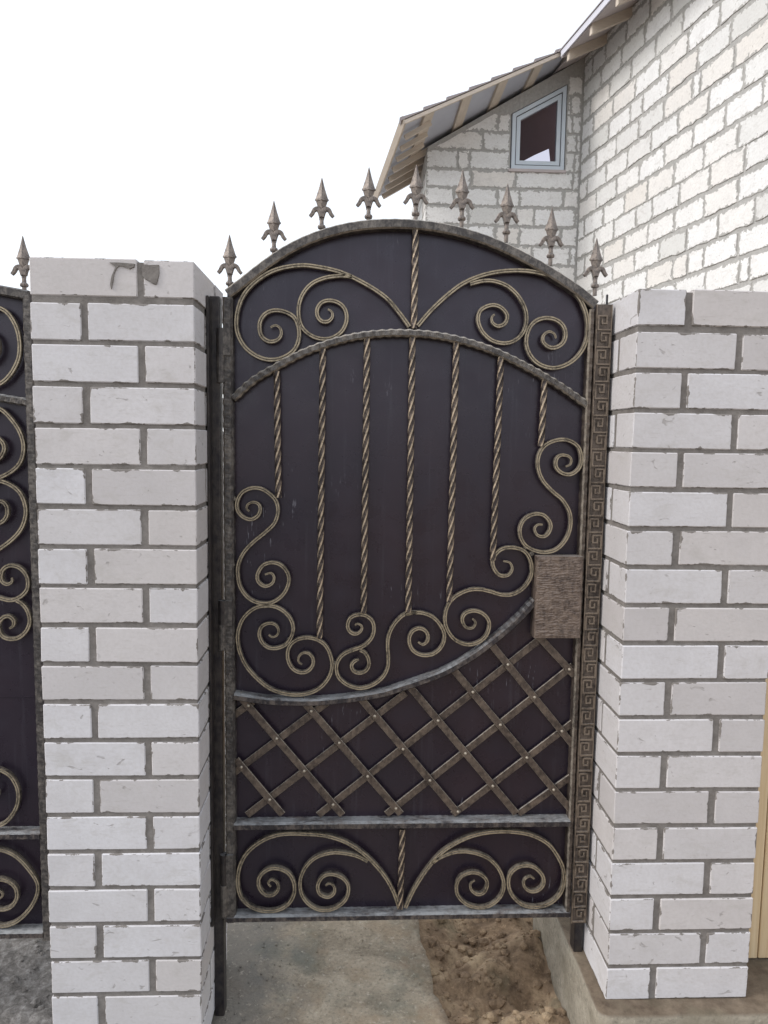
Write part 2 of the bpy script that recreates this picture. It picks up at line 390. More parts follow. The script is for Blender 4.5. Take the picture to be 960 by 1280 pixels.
# concrete footing under the right pillar
ZF = GZ - 1.781
def slab(x0, x1, y0, y1, z0, z1, mat, name, parent=None, jit=.004, step=.04, **t):
    nx_, ny_, nz_ = (max(2, int((b-a)/step)) for a, b in ((x0, x1), (y0, y1), (z0, z1)))
    bm = bmesh.new(); idx = {}
    def vv(i, j, k):
        key = (i, j, k)
        if key not in idx:
            p = Vector((x0+(x1-x0)*i/nx_, y0+(y1-y0)*j/ny_, z0+(z1-z0)*k/nz_))
            n = Vector((noise.noise(p*9), noise.noise(p*9+Vector((5,5,5))), noise.noise(p*9+Vector((9,1,2)))))
            idx[key] = bm.verts.new(p+n*jit)
        return idx[key]
    for i in range(nx_):
        for j in range(ny_): bm.faces.new((vv(i,j,nz_), vv(i+1,j,nz_), vv(i+1,j+1,nz_), vv(i,j+1,nz_)))
    for i in range(nx_):
        for k in range(nz_):
            bm.faces.new((vv(i,0,k), vv(i+1,0,k), vv(i+1,0,k+1), vv(i,0,k+1))); bm.faces.new((vv(i+1,ny_,k), vv(i,ny_,k), vv(i,ny_,k+1), vv(i+1,ny_,k+1)))
    for j in range(ny_):
        for k in range(nz_):
            bm.faces.new((vv(0,j+1,k), vv(0,j,k), vv(0,j,k+1), vv(0,j+1,k+1))); bm.faces.new((vv(nx_,j,k), vv(nx_,j+1,k), vv(nx_,j+1,k+1), vv(nx_,j,k+1)))
    d = bpy.data.meshes.new(name); bm.to_mesh(d); bm.free(); d.materials.append(mat)
    d.polygons.foreach_set('use_smooth', [True]*len(d.polygons))
    return ob(name, d, parent, **t)
slab(1.418, 2.9, -.056, .62, -.12, ZF-.002, footing_mat, 'concrete_footing', kind='structure')

# ------------------------------------------------------------------ bricks
def piece(w_, d_, h_, mat, bev=.003, jit=.0012, seed=0):
    """box with bevelled worn edges, centred on its middle, metric edge-distance UVs"""
    rs = random.Random(seed)
    v, f = box(-w_/2, w_/2, -d_/2, d_/2, -h_/2, h_/2)
    v = [tuple(c+rs.uniform(-jit, jit) for c in p) for p in v]
    d = me('brick', v, f, mat); bevel_mesh(d, bev)
    lo = d.uv_layers.new(name='lo'); hi = d.uv_layers.new(name='hi')
    for p in d.polygons:
        n = p.normal; ax = max(range(3), key=lambda i: abs(n[i])); o2 = [i for i in range(3) if i != ax]; dm = (w_, d_, h_)
        for li in p.loop_indices:
            cc = d.vertices[d.loops[li].vertex_index].co
            lo.data[li].uv = [cc[i]+dm[i]/2 for i in o2]; hi.data[li].uv = [dm[i]/2-cc[i] for i in o2]
    return d
JT = .0108; BH = .0968-JT
bricks = [piece(.2470, .1165, BH, brick_mat, .0024, .0008, s) for s in range(9)]
def pillar(name, x0, courses, ztop, first_whole_left, label):
    root = ob(name, None, None, (x0+.19, .19, ztop-courses*.09678))
    root['label'] = label; root['category'] = 'brick pillar'
    base = Vector(root.location)
    v, f = box(.0035, .3765, .0035, .3765, .0, courses*.09678-.006)
    V = [Vector(p)+Vector((x0, 0, base.z))-base for p in v]
    ob('mortar', me('mortar', V, f, mortar_mat), root)
    # joints reach nearly to the face, slightly uneven
    for k in range(courses):
        zt = ztop-k*.09678-(0 if k == 0 else JT/2); zc = zt-(BH/2 if k else BH/2)
        whole_left = first_whole_left == (k % 2 == 0)
        if whole_left: lay = [(.1235,.0583,0), (.38-.0583,.1235,1), (.38-.1235,.38-.0583,0), (.0583,.38-.1235,1)]
        else: lay = [(.38-.1235,.0583,0), (.0583,.1235,1), (.1235,.38-.0583,0), (.38-.0583,.38-.1235,1)]
        for (cx, cy, r) in lay:
            b = ob('brick', random.choice(bricks), root)
            b.location = Vector((x0+cx+random.uniform(-.001, .001), cy+random.uniform(-.0012, .0008), zc+random.uniform(-.001, .001)))-base
            b.rotation_euler = (random.uniform(-.003, .003), random.uniform(-.004, .004), (math.pi/2 if r else 0)+(math.pi if random.random() < .5 else 0)+random.uniform(-.003, .003))
    return root
XL, XR = .0147, 1.4529
lp = pillar('brick_pillar', XL, 21, GZ+.0968-JT/2, True, 'white brick pillar on the left of the arched gate with grey mortar smears on its top course')
rp = pillar('brick_pillar', XR, 19, GZ-.0394+.0968-JT/2, False, 'white brick pillar right of the arched gate standing on a concrete footing')
# mortar smears on the top course of the left pillar
def smear(parent, pts, Y, th=.003, name='mortar_smear'):
    P_ = [at(x, y, Y) for x, y in pts]; n = len(P_); b = Vector(parent.location)
    V = [p-b+Vector((0, 0, 0)) for p in P_]+[p-b-Vector((0, th, 0)) for p in [P_[0].lerp(q, .97) for q in P_]]
    V = [(p[0], p[1], p[2]) for p in V]
    F_ = [tuple(range(n, 2*n))]+[(i, (i+1) % n, n+(i+1) % n, n+i) for i in range(n)]
    return ob(name, fixn(me(name, V, F_, mortar_mat)), parent)
smear(lp, [(177.5,330.5),(188,331.5),(199,331.3),(199.5,342),(198,349),(196,356),(191,355),(187,351.5),(182,349.5),(178.5,346),(177.5,338)], .0)
smear(lp, [(137,328.2),(150,328.5),(169,330),(168.5,334),(163,336.5),(158,334),(150,332.5),(146,336),(143,343),(142,351),(139.5,362),(138,357),(140,346),(145,334)], .0)

# ------------------------------------------------------------------ the gate
YF = .163            # front of the frame
gate = ob('arched_gate', None, None, at(499, 1152, .19), label='dark wrought iron gate with arched top, scrolls, twisted bars, riveted lattice and spear tips', category='gate')
GB = Vector(gate.location)
def gp(name, VF, mat, parent=gate, smooth=False, base=None, edge=None, **t):
    base = GB if base is None else base
    V_, F_ = VF
    d = me(name, [Vector(p)-base for p in V_], F_, mat, smooth=smooth)
    if edge:                                              # bronze brushed on the raised strips of a swept bar
        m_, js, mt = edge; d.materials.append(mt)
        d.polygons.foreach_set('material_index', [1 if i % m_ in js and i < len(F_)-2 else 0 for i in range(len(F_))])
    return ob(name, fixn(d), parent, **t)
def pxs(off, sc_, pts): return [(off[0]+x/sc_, off[1]+y/sc_) for x, y in pts]
A_ = ((260,200), 3.5556); B_ = ((500,200), 3.4286); H_ = ((250,990), 3.5556); I_ = ((490,990), 3.3103); C_ = ((260,480), 3.6923)
def curve(pts, Y, step=.006, n=8):
    P_ = [at(x, y, Y) for x, y in catmull(pts, n)]
    return resample(P_, step)[0]
arch_px = [(284,367),(302,353.5),(330,331.5),(358.4,312.5),(386.6,298.6),(414.7,289),(442.8,282.8),(471,279.8),(499,279.3),(529,281.2),(558.3,285.7),(587.5,293),(616.7,303),(645.8,316.3),(675,332),(704,349.8),(727.5,366),(745,381)]
mid_px = [(291,498),(316,475.6),(344,458.8),(372.5,443.5),(400.6,432.2),(428.8,423.8),(457,418.4),(485,416),(500,415.8),(529,417),(558,421),(587.5,428),(616.7,437.9),(645.8,451.4),(675,466.9),(704,484.4),(736,507)]
sag_px = [(292,871.5),(330,877),(368,879),(400,878.5),(440,874.5),(476.7,868.5),(500,861.5),(530,851.5),(558,840.5),(590,822),(616.7,802.5),(646,777.5),(670,752)]
# sheet behind everything, cut to the arch
top = [at(x, y, .198) for x, y in arch_px]
bl = at(287, 1146, .198); br = at(713, 1140, .198)
rim = [Vector((bl.x, .198, bl.z))]+[Vector((max(bl.x, min(br.x+.02, p.x)), .198, p.z)) for p in top]+[Vector((br.x, .198, br.z))]
n = len(rim)
V = rim+[p+Vector((0, .003, 0)) for p in rim]
F = [tuple(range(n))[::-1], tuple(range(n, 2*n))]+[(i, (i+1) % n, n+(i+1) % n, n+i) for i in range(n)]
gp('back_panel', (V, F), panel_mat)
# frame
YC = .181
gp('arch_rail', sweep(curve(arch_px, YF+.004, .008), .0125, .021, 'rect', wob=.0004, wobp=.03), frame_mat, edge=(8, (0, 2), frame_gold))
g_ = gate.children[-1] if gate.children else None
def shift(o, dy):
    for v in o.data.vertices: v.co.y += dy
for o in gate.children:
    if o.name.startswith('arch_rail'): shift(o, .018)
o = gp('hammered_arch_bar', sweep(curve(mid_px, YF+.004, .004), .0098, .016, 'hammer', wob=.0016, wobp=.024), frame_mat, edge=(6, (0, 2), frame_gold)); shift(o, .014)
o = gp('sagging_rail', sweep(curve(sag_px, YF+.002, .006), .0098, .0195, 'hammer', wob=.0006, wobp=.02), rail_mat); shift(o, .0175)
def hbar(name, x0, x1, y_, hw, mat, wob=.0008, dep=.0195):
    a0 = at(x0, y_[0], YF); a1 = at(x1, y_[1], YF); pts, _ = resample([a0, a1], .006)
    o = gp(name, sweep(pts, hw, dep, 'hammer', wob=wob, wobp=.022), mat); shift(o, dep-.001); return o
hbar('middle_rail', 292, 713, (1034.5, 1030), .0112, rail_mat)
hbar('bottom_rail', 281, 713, (1150.3, 1143.5), .0105, rail_mat)
def stile(name, x0, x1, z0, z1, mat, y0=YF, dep=.042, wob=True):
    xc = (x0+x1)/2; pts, _ = resample([Vector((xc, y0+dep/2, z0)), Vector((xc, y0+dep/2, z1))], .008)
    return gp(name, sweep(pts, (x1-x0)/2, dep/2, 'hammer', wob=.0011 if wob else 0, wobp=.030), mat, edge=(6, (2,), frame_gold))
sl0 = (at(281, 500, YF).x+at(279.5, 1120, YF).x)/2; sl1 = (at(291.5, 500, YF).x+at(293.5, 1120, YF).x)/2
stile('hinge_stile', sl0, sl1, at(287, 1154, YF).z, at(285, 371, YF).z, frame_mat)
sr0 = (at(734, 480, YF).x+at(708.5, 1110, YF).x)/2; ks0 = (at(741, 480, YF).x+at(715, 1110, YF).x)/2; ks1 = (at(759.5, 480, YF).x+at(734, 1110, YF).x)/2
stile('lock_stile', sr0, ks0-.001, at(712, 1147, YF).z, at(745, 386, YF).z, key_mat, wob=True)
# hammered strip with meander relief
kz0, kz1 = at(722, 1152, YF).z, at(752, 381, YF).z
v, f = box(ks0, ks1, YF-.006, YF+.004, kz0, kz1)
strip = gp('key_strip', (v, f), key_mat, label='bronze strip embossed with a Greek key meander')
Wk = ks1-ks0-.010; hk = .0445; P = []; z = kz0+.006; k = 0; lw = .0019
while z+hk < kz1:
    pts = [(0,0),(1,0),(1,.80),(.30,.80),(.30,.36),(.68,.36),(.68,.58)]
    if k % 2: pts = [(1-x, y) for x, y in pts]
    for (xa, ya), (xb, yb) in zip(pts, pts[1:]):
        x0_, x1_ = sorted((xa, xb)); y0_, y1_ = sorted((ya, yb))
        X0 = ks0+.005+x0_*Wk; X1 = ks0+.005+x1_*Wk; Z0 = z+y0_*hk; Z1 = z+y1_*hk
        hh = xa == xb
        P.append(box(X0-lw, X1+lw, YF-.0102-(.0003 if hh else 0), YF-.005, Z0-lw, Z1+lw))
    z += hk; k += 1
for xx in (ks0+.0012, ks1-.0012): P.append(box(xx-.0012, xx+.0012, YF-.0084, YF-.005, kz0, kz1))
gp('meander_relief', tri_join(P), key_gold, parent=strip)
# lock plate with hammered ripples
a0 = at(668.5, 695, YF-.004); a1 = at(727, 797, YF-.004)
lx0, lx1 = (a0.x+at(668.5, 797, YF-.004).x)/2, (a1.x+at(725, 695, YF-.004).x)/2
lz0, lz1 = a1.z, a0.z
nxk, nzk = 46, 84; V = []; F = []
for j in range(nzk+1):
    for i in range(nxk+1):
        x = lx0+(lx1-lx0)*i/nxk; z = lz0+(lz1-lz0)*j/nzk
        e = min(i, nxk-i, j, nzk-j); h = 0
        if e > 1: h = .0022*abs(noise.noise((x*75, z*260, 1.)))+.0012*noise.noise((x*30, z*420, 4.))
        V.append((x, YF-.010-h, z))
for j in range(nzk):
    for i in range(nxk): F.append((j*(nxk+1)+i, j*(nxk+1)+i+1, (j+1)*(nxk+1)+i+1, (j+1)*(nxk+1)+i))
rimi = [i for i in range(nxk)]+[j*(nxk+1)+nxk for j in range(nzk)]+[nzk*(nxk+1)+i for i in range(nxk, 0, -1)]+[j*(nxk+1) for j in range(nzk, 0, -1)]
nb = len(V); V += [(V[i][0], YF+.034, V[i][2]) for i in rimi]; m2 = len(rimi)
F += [(rimi[i], nb+i, nb+(i+1) % m2, rimi[(i+1) % m2]) for i in range(m2)]
gp('lock_plate', (V, F), lock_mat, label='rippled bronze lock plate')

# scrolls (traced centre lines, laid in the plane just in front of the sheet)
YS = .178
def scroll(name, pts, hw=.0057, tap=True, parent=gate, base=None, Y=YS, ends=(1, 1)):
    P_ = curve(pts, Y, .0045, 8)
    def tp(t):
        s = 1.
        if ends[0]: s *= min(1, .45+t*7)
        if ends[1]: s *= min(1, .45+(1-t)*7)
        return s
    return gp(name, sweep(P_, hw, .0058, 'ridge', taper=tp), scroll_mat, parent, False, base, edge=(9, (1, 4), scroll_gold))
def S(frame, pts): return pxs(frame[0], frame[1], pts)
scroll('scroll', S(A_, [(895,742),(850,680),(790,612),(700,552),(590,500),(480,475),(400,470),(300,490),(220,535),(160,600),(131,680),(130,760),(160,825),(210,868),(270,888),(330,880),(380,848),(403,800),(403,745),(383,700),(340,675),(290,670),(250,690),(230,730),(237,780),(268,806),(304,803),(325,780),(322,750),(300,735),(278,745)]), .0061, ends=(0,1))
scroll('scroll', S(A_, [(640,520),(590,516),(520,525),(460,552),(420,600),(403,660),(410,725),(440,768),(490,793),(545,793),(592,765),(615,720),(613,675),(590,642),(550,626),(510,632),(487,660),(487,695),(507,718),(535,718),(553,698),(550,675),(533,664)]), ends=(0,1))
scroll('scroll', S(B_, [(75,712),(130,648),(200,582),(270,530),(350,496),(430,479),(520,475),(600,486),(680,512),(750,570),(790,640),(803,710),(795,780),(765,835),(720,873),(660,892),(600,878),(560,842),(541,795),(543,750),(562,708),(600,682),(650,680),(690,702),(708,740),(700,780),(670,803),(638,803),(613,780),(614,753),(637,736),(660,745),(668,765)]), .0061, ends=(0,1))
scroll('scroll', S(B_, [(300,533),(350,520),(400,520),(460,542),(510,590),(538,650),(538,710),(510,760),(460,785),(400,777),(355,740),(334,690),(345,645),(390,623),(430,632),(458,665),(450,700),(420,713),(396,698),(393,675),(405,662)]), ends=(0,1))
scroll('scroll', S(H_, [(885,512),(860,440),(820,370),(760,300),(700,250),(630,212),(550,190),(460,183),(360,185),(280,212),(212,265),(177,330),(169,400),(182,460),(222,503),(280,524),(340,522),(390,497),(418,450),(418,400),(393,357),(345,336),(300,342),(264,377),(264,420),(292,453),(325,453),(348,430),(343,400),(320,387),(303,402),(315,420)]), .0061, ends=(0,1))
scroll('scroll', S(H_, [(745,305),(700,282),(650,270),(590,266),(520,285),(470,330),(446,390),(452,450),(487,497),(540,521),(600,512),(648,473),(660,420),(638,382),(590,362),(547,372),(524,410),(532,448),(570,463),(597,443),(595,416),(575,404),(558,415)]), ends=(0,1))
scroll('scroll', S(I_, [(55,475),(90,400),(140,322),(200,252),(270,205),(340,176),(420,162),(500,162),(580,177),(650,217),(698,290),(711,350),(698,410),(658,453),(600,472),(540,463),(497,425),(480,375),(492,331),(530,304),(580,305),(618,337),(626,375),(603,403),(570,407),(546,388),(547,360),(570,347),(588,358)]), .0061, ends=(0,1))
scroll('scroll', S(I_, [(165,290),(205,265),(260,246),(320,245),(390,267),(438,311),(461,370),(453,420),(418,458),(370,475),(312,463),(272,425),(267,380),(287,346),(330,330),(370,340),(393,370),(383,408),(355,420),(328,403),(325,377),(342,364)]), ends=(0,1))
# the vine of S and C scrolls
scroll('scroll', S(((290,590),7.53), [(165,370),(138,345),(150,305),(200,283),(250,300),(268,350),(245,410),(180,445),(105,420),(55,360),(50,280),(95,195),(180,152),(270,155),(350,200),(415,270),(434,370),(400,480),(310,570),(200,660),(110,760),(62,870),(58,980),(85,1090),(160,1185),(270,1232),(390,1220),(490,1140),(536,1030),(520,940),(455,870),(370,850),(290,880),(242,960),(250,1030),(310,1072),(375,1050),(398,995),(370,950),(310,965)]))
scroll('scroll', S(((290,740),6.857), [(315,365),(345,385),(385,370),(400,325),(375,280),(315,265),(255,295),(235,360),(260,430),(320,475),(400,475),(475,435),(520,350),(520,270),(475,190),(390,130),(290,115),(190,140),(100,220),(55,330),(52,430),(75,530),(130,640),(230,750),(340,830),(470,870),(600,875),(720,840),(810,760),(855,660),(850,560),(805,460),(730,405),(640,388),(550,410),(490,470),(478,560),(510,640),(570,682),(640,680),(690,630),(695,570),(660,525),(610,520),(575,550),(570,595),(600,620)]))
scroll('scroll', S(((405,745),8.727), [(340,320),(360,300),(400,315),(415,350),(385,395),(330,410),(275,375),(258,310),(285,240),(350,205),(440,205),(520,260),(545,350),(520,450),(440,535),(330,580),(230,620),(160,690),(135,780),(160,880),(240,955),(340,995),(430,998),(540,960),(640,880),(695,770),(700,650),(693,540),(705,430),(760,310),(850,215),(925,180),(960,178),(1010,180)]), ends=(1,0))
scroll('scroll', S(((405,745),8.727), [(380,690),(330,710),(300,755),(325,815),(390,835),(455,810),(490,750),(480,670),(440,610),(390,585)]), ends=(1,0))
Z2 = ((480,670),4.8)
scroll('scroll', S(Z2, [(125,468),(180,458),(240,462),(300,490),(345,545),(362,600),(345,660),(295,705),(225,712),(170,680),(150,620),(170,570),(215,552),(255,575),(262,620),(235,650),(205,635)]), ends=(0,1))
scroll('scroll', S(Z2, [(530,495),(550,520),(530,550),(490,545),(468,500),(490,460),(545,447),(600,470),(630,520),(615,590),(560,638),(490,648),(420,615),(375,550),(365,480),(385,410),(430,360),(500,325),(570,318),(640,332),(700,350),(770,348),(840,305),(882,230),(878,150),(840,90),(770,68),(700,80),(655,130),(655,185),(690,232),(740,235),(768,200),(755,160),(715,150)]))
scroll('scroll', S(((600,530),6.4), [(685,340),(720,325),(728,285),(700,255),(640,250),(605,290),(610,350),(660,395),(730,400),(790,350),(808,270),(780,180),(700,130),(610,130),(520,170),(468,250),(463,350),(500,450),(580,540),(660,610),(715,710),(720,820),(685,920),(610,1000),(510,1025),(410,1000),(345,950),(315,860),(345,770),(420,722),(500,725),(555,780),(560,840),(520,895),(460,890),(435,840),(460,805),(500,805)]))
# small welds where scrolls meet
for (x, y) in [(292,623),(291,706),(331,757),(417.5,828.5),(361,800),(552,783),(733,574),(657,683),(664,692)]:
    p = at(x, y, YS); gp('weld', cyl((p.x, YS-.004, p.z), .0065, .014, 'y', 8), scroll_mat)
# twisted bars
def twisted(p0, p1, r=.0087, parent=gate, base=None):
    a_ = at(*p0, YS-.001); b_ = at(*p1, YS-.001); pts, _ = resample([a_, b_], .0035)
    k = .58; prof = [(-1,-k),(-k,-1),(k,-1),(1,-k),(1,k),(k,1),(-k,1),(-1,k)]
    return gp('twisted_bar', sweep(pts, r*.86, r*.86, prof, twist=-41.), twist_mat, parent, False, base, edge=(8, (0, 2, 4, 6), twist_gold))
for p0, p1 in [((346,464),(348,622)),((403.6,436),(399.5,797)),((459,423),(454.5,766)),((515.6,422),(510.3,765)),((570.5,428),(561.5,752)),((626.3,446),(616,700)),((681,474),(676.3,558)),((519.8,284),(517.3,411)),((503.2,1036),(500,1135))]: twisted(p0, p1)
# riveted lattice
YB, YT = .188, .180
def lat(p0, p1, Y, rv=()):
    a_ = at(*p0, Y); b_ = at(*p1, Y); pts, _ = resample([a_, b_], .05)
    o = gp('lattice_bar', sweep(pts, .0098, .0026, [(-1,-.4),(-.90,-1),(.90,-1),(1,-.4),(1,1),(-1,1)]), lattice_mat, edge=(6, (0, 2), frame_gold))
    for x, y in rv:
        p = at(x, y, Y); v, f = lathe((0, 0, 0), [(.0045, 0), (.0042, .0018), (.0028, .0034), (.0008, .004)], 10)
        v = [(p.x+q[0], Y-.0026-q[2], p.z+q[1]) for q in v]
        gp('rivet', (v, f), rivet_mat, parent=o, smooth=True)
lat((302-7,958.3-9), (353,1018), YT, [(302,958.3),(337.2,999)])
lat((298,868), (428,1018.5), YT, [(310.6,881.7),(346.1,922.6),(380.5,963.2),(416.5,1005.2)])
lat((377,874), (501,1017), YT, [(389.2,888.5),(424.1,928),(459.6,970),(495,1010)])
lat((451,873), (572.8,1017), YT, [(468.5,894.7),(503.8,935.9),(537.3,975),(572.3,1014)])
lat((513,859), (645,1016.5), YT, [(547.5,900.4),(581.7,941.2),(615.8,982)])
lat((566,836), (716,1015), YT, [(591,864.8),(625.4,905.6),(658.4,946.5),(691.9,986.7)])
lat((613,804), (716,931), YT, [(634.7,830.4),(668,871.2),(702.1,913.5)])
lat((672,794), (718,844), YT, [(711.5,836.5)])
lat((309,1018.5), (507,866), YB)
lat((292,966), (410,877), YB)
lat((292,894), (316,877), YB)
lat((398,1018.5), (677,797), YB)
lat((483,1017.5), (716,832), YB)
lat((566,1018), (716,903), YB)
lat((648,1017), (716,969), YB)
# hinges
for y0, y1 in ((410,478),(751,813),(1069,1147)):
    pa = at(284, y0, YF-.004); pb = at(284.5, y1, YF-.004); xx = sl0-.0045; h = pa.z-pb.z
    hg = gp('hinge', cyl((xx, YF+.002, pb.z), .0105, h*.49), frame_mat, smooth=False)
    gp('hinge_barrel', cyl((xx, YF+.002, pb.z+h*.51), .0105, h*.49), post_mat, parent=hg)
    gp('hinge_leaf', box(sl0-.002, sl0+.022, YF-.0055, YF+.001, pb.z+h*.5, pb.z+h), frame_mat, parent=hg)
    gp('hinge_pin', cyl((xx, YF+.002, pb.z+h*.48), .0115, h*.035), frame_mat, parent=hg)
# spear tips
def spike_parts(c, H=.134):
    s = H/.134; P_ = []
    P_.append(lathe(c, [(.0055,-.014),(.0055,.006),(.0095,.007),(.0108,.011),(.0095,.015),(.0058,.017),(.0052,.030)], 12))
    P_.append(lathe(c, [(.0062,.028),(.0072,.045),(.0085,.052)], 8, .8, .7))
    P_.append(lathe(c, [(.0070,.050),(.0150,.075),(.0180,.0765),(.0180,.0800),(.0160,.082),(.0075,.108),(.0008,H)], 8, .6, .68))
    for sg in (-1, 1):                                   # pair of drooping curls
        pts = catmull([(.000,0,.036),(.005,0,.050),(.011,0,.056),(.019,0,.053),(.024,0,.044),(.030,0,.037)], 5)
        pts = [np.array([c[0]+sg*p[0], c[1], c[2]+p[2]]) for p in pts]
        P_.append(sweep(pts,   .0062, .0070, 'rect', taper=lambda t: 1.1-.45*t))
    return tri_join(P_)
spk = [(287.3,360),(342.4,318),(402,289.5),(460.5,276.5),(519.5,273),(577,279),(632.7,296),(688,325.4),(743.5,363)]
c0 = at(*spk[0], .182); V, F = spike_parts((0, 0, 0)); sm_ = fixn(me('spear_tip', V, F, spike_mat))
for q in spk: ob('spear_tip', sm_, gate, at(*q, .182)-GB)

# ------------------------------------------------------------------ gate posts
px0 = (at(262.5, 420, .17).x+at(267.5, 1200, .17).x)/2; px1 = (at(274.8, 420, .17).x+at(280, 1200, .17).x)/2
post = ob('gate_post', None, None, ((px0+px1)/2, .19, 0), label='dark steel hinge post between the left brick pillar and the arched gate', category='post')
PB = Vector(post.location)
z1 = at(268, 370, .17).z
def bevbox(name, b_, mat, parent, base, bev=.003, **t):
    v, f = box(*b_); d = me(name, [Vector(p)-base for p in v], f, mat); bevel_mesh(d, bev, 2); return ob(name, d, parent, **t)
bevbox('post_tube', (px0, px1, .168, .208, -.05, z1), post_mat, post, PB)
pe = XL+.38
for ya, yb in ((422, 505), (690, 760), (1010, 1080)):
    bevbox('bracket', (pe+.0015, px0+.004, .160, .200, at(265, yb, .16).z, at(265, ya, .16).z), post_mat, post, PB, .002)
bevbox('anchor_strip', (pe+.001, pe+.007, .13, .16, at(265, 1150, .16).z, at(265, 372, .16).z), post_mat, post, PB, .001)
rx0, rx1 = ks0+.004, XR-.004
post2 = ob('gate_post', None, None, ((rx0+rx1)/2, .2, ZF), label='dark steel latch post behind the Greek key strip, standing on the concrete footing', category='post')
QB = Vector(post2.location)
fx0 = at(716.5, 1175, .19).x; fx1 = at(732.5, 1175, .19).x
bevbox('post_tube', (fx0, min(fx1, XR-.006), .182, .222, ZF-.01, at(757, 381, .19).z), post_mat, post2, QB)
bevbox('tie_rod', (ks1-.006, ks1-.001, .19, .196, at(757, 385, .19).z, at(757, 368, .19).z), post_mat, post2, QB, .001)
for ya, yb in ((398, 410), (424, 466), (812, 836), (1124, 1140)):
    bevbox('bracket', (min(fx1, XR-.006)-.002, XR-.001, .176, .214, at(760, yb, .17).z, at(760, ya, .17).z), post_mat, post2, QB, .0015)

# ------------------------------------------------------------------ driveway gate on the left
leaf = ob('driveway_gate', None, None, at(0, 1172, .19), label='dark wrought iron driveway gate with large scrolls, cut off by the left edge', category='gate')
LB = Vector(leaf.location)
def lg(name, VF, mat, smooth=False, parent=leaf, **t): return gp(name, VF, mat, parent, smooth, LB, **t)
ls1 = at(60, 1100, YF).x; ls0 = at(49.8, 1100, YF).x; ls1 = max(ls1, at(48, 640, YF).x)
xl = -1.15
top_px = [(at, None)]
def lift(Pw, extra):  # extend a traced line to the left off-frame with world points
    return extra+Pw
arc = [at(33, 368.5, YF), at(20, 366, YF), at(0, 362.3, YF)]
zt = arc[-1].z; X0 = arc[-1].x
ext = [Vector((X0-.12, YF, zt+.020)), Vector((X0-.35, YF, zt+.045)), Vector((X0-.7, YF, zt+.06)), Vector((xl, YF, zt+.055))]
Pw = [np.array(p) for p in (arc+ext)]; Pw = resample(catmull(Pw, 6), .01)[0]
o = lg('top_rail', sweep(Pw, .0125, .021), frame_mat); shift(o, .021)
rim = [Vector((max(xl, min(ls1, p[0])), .198, p[2])) for p in Pw]; zb = at(20, 1168, .198).z
rim = [Vector((ls1-.004, .198, zb)), Vector((ls1-.004, .198, rim[0].z))]+rim[1:]+[Vector((xl, .198, zb))]
n = len(rim); V = rim+[p+Vector((0, .003, 0)) for p in rim]
F = [tuple(range(n))[::-1], tuple(range(n, 2*n))]+[(i, (i+1) % n, n+(i+1) % n, n+i) for i in range(n)]
lg('back_panel', (V, F), panel_mat)
zs = at(15, 871, .197).z
lg('sheet_seam', box(xl, ls0, .1965, .1985, zs-.0012, zs+.0012), panel_mat)
arc = [at(34, 503, YF), at(0, 497.5, YF)]; X0 = arc[-1].x; zt = arc[-1].z
Pw = resample(catmull([np.array(p) for p in arc+[Vector((X0-.15, YF, zt+.02)), Vector((X0-.5, YF, zt+.045)), Vector((xl, YF, zt+.05))]], 6), .005)[0]
o = lg('hammered_arch_bar', sweep(Pw, .0105, .016, 'hammer', wob=.0014, wobp=.024), frame_mat); shift(o, .018)
for nm, yy in (('middle_rail', (1046, 1046)), ('bottom_rail', (1170, 1169))):
    pz = at(20, yy[0], YF).z
    o = lg(nm, sweep(resample([Vector((ls0+.003, YF, pz)), Vector((xl, YF, pz))], .006)[0], .0112, .0195, 'hammer', wob=.0007, wobp=.022), rail_mat); shift(o, .0185)
pts, _ = resample([Vector(((ls0+ls1)/2, YF+.021, at(50, 1176, YF).z)), Vector(((ls0+ls1)/2, YF+.021, at(33, 366, YF).z))], .008)
lg('meeting_stile', sweep(pts, (ls1-ls0)/2, .021, 'hammer', wob=.0008, wobp=.026), frame_mat)
lg('far_stile', box(xl-.03, xl, YF, YF+.042, at(50, 1176, YF).z, at(33, 350, YF).z), frame_mat)
def lsc(pts, hw=.006): return scroll('scroll', pts, hw, parent=leaf, base=LB)
lsc([(-20,418),(-12,424),(-10,434),(-18,444),(-32,443),(-40,430),(-36,412),(-18,402),(0,408),(10,422),(10,445),(-2,462),(-25,470),(-52,458),(-62,430),(-50,400),(-22,382),(0,385),(13,395),(22.5,413),(25,433),(22.5,451),(12,469),(-2,480),(-30,492)][0:0] or [(-22,424),(-14,428),(-14,438),(-24,443),(-34,434),(-32,420),(-18,413),(-4,422),(-2,440),(-14,455),(-34,456),(-50,440),(-50,414),(-32,392),(-8,385),(4,387),(14,396),(22.5,413),(25.5,433),(23,451),(13,469),(0,480),(-25,488),(-60,482)])
lsc([(-8,556),(-3,560),(-5,568),(-13,569),(-18,560),(-14,549),(-4,547),(4,553),(6,562),(0,573),(-12,578),(-28,570),(-32,548),(-20,523),(-5,512),(3,512.5),(14,523),(24.5,538),(30,555),(28,573),(19,586),(0,597),(-25,603),(-55,600)])
lsc([(-60,612),(-30,600),(-5,600),(14,606),(27,618),(33,637),(29.5,656),(19,671),(0,686),(-25,700),(-50,722)])
lsc([(-10,640),(-4,636),(-2,628),(4,627),(9.5,634),(9,645),(2,653),(-10,655),(-22,645),(-25,625),(-14,608),(0,602)])
lsc([(15,722),(15.5,727),(10,730),(4,727),(2,720),(5,711),(14,706.5),(26,710),(34.5,721),(35,735),(27,745),(14,750),(0,747),(-20,742),(-45,752)])
lsc([(12,785.5),(17,782),(18,775),(12,770),(4,772),(-1,780),(1,791),(9,797.5),(22,797.5),(33,789),(38,776),(34,761),(24,751.5),(12,749)])
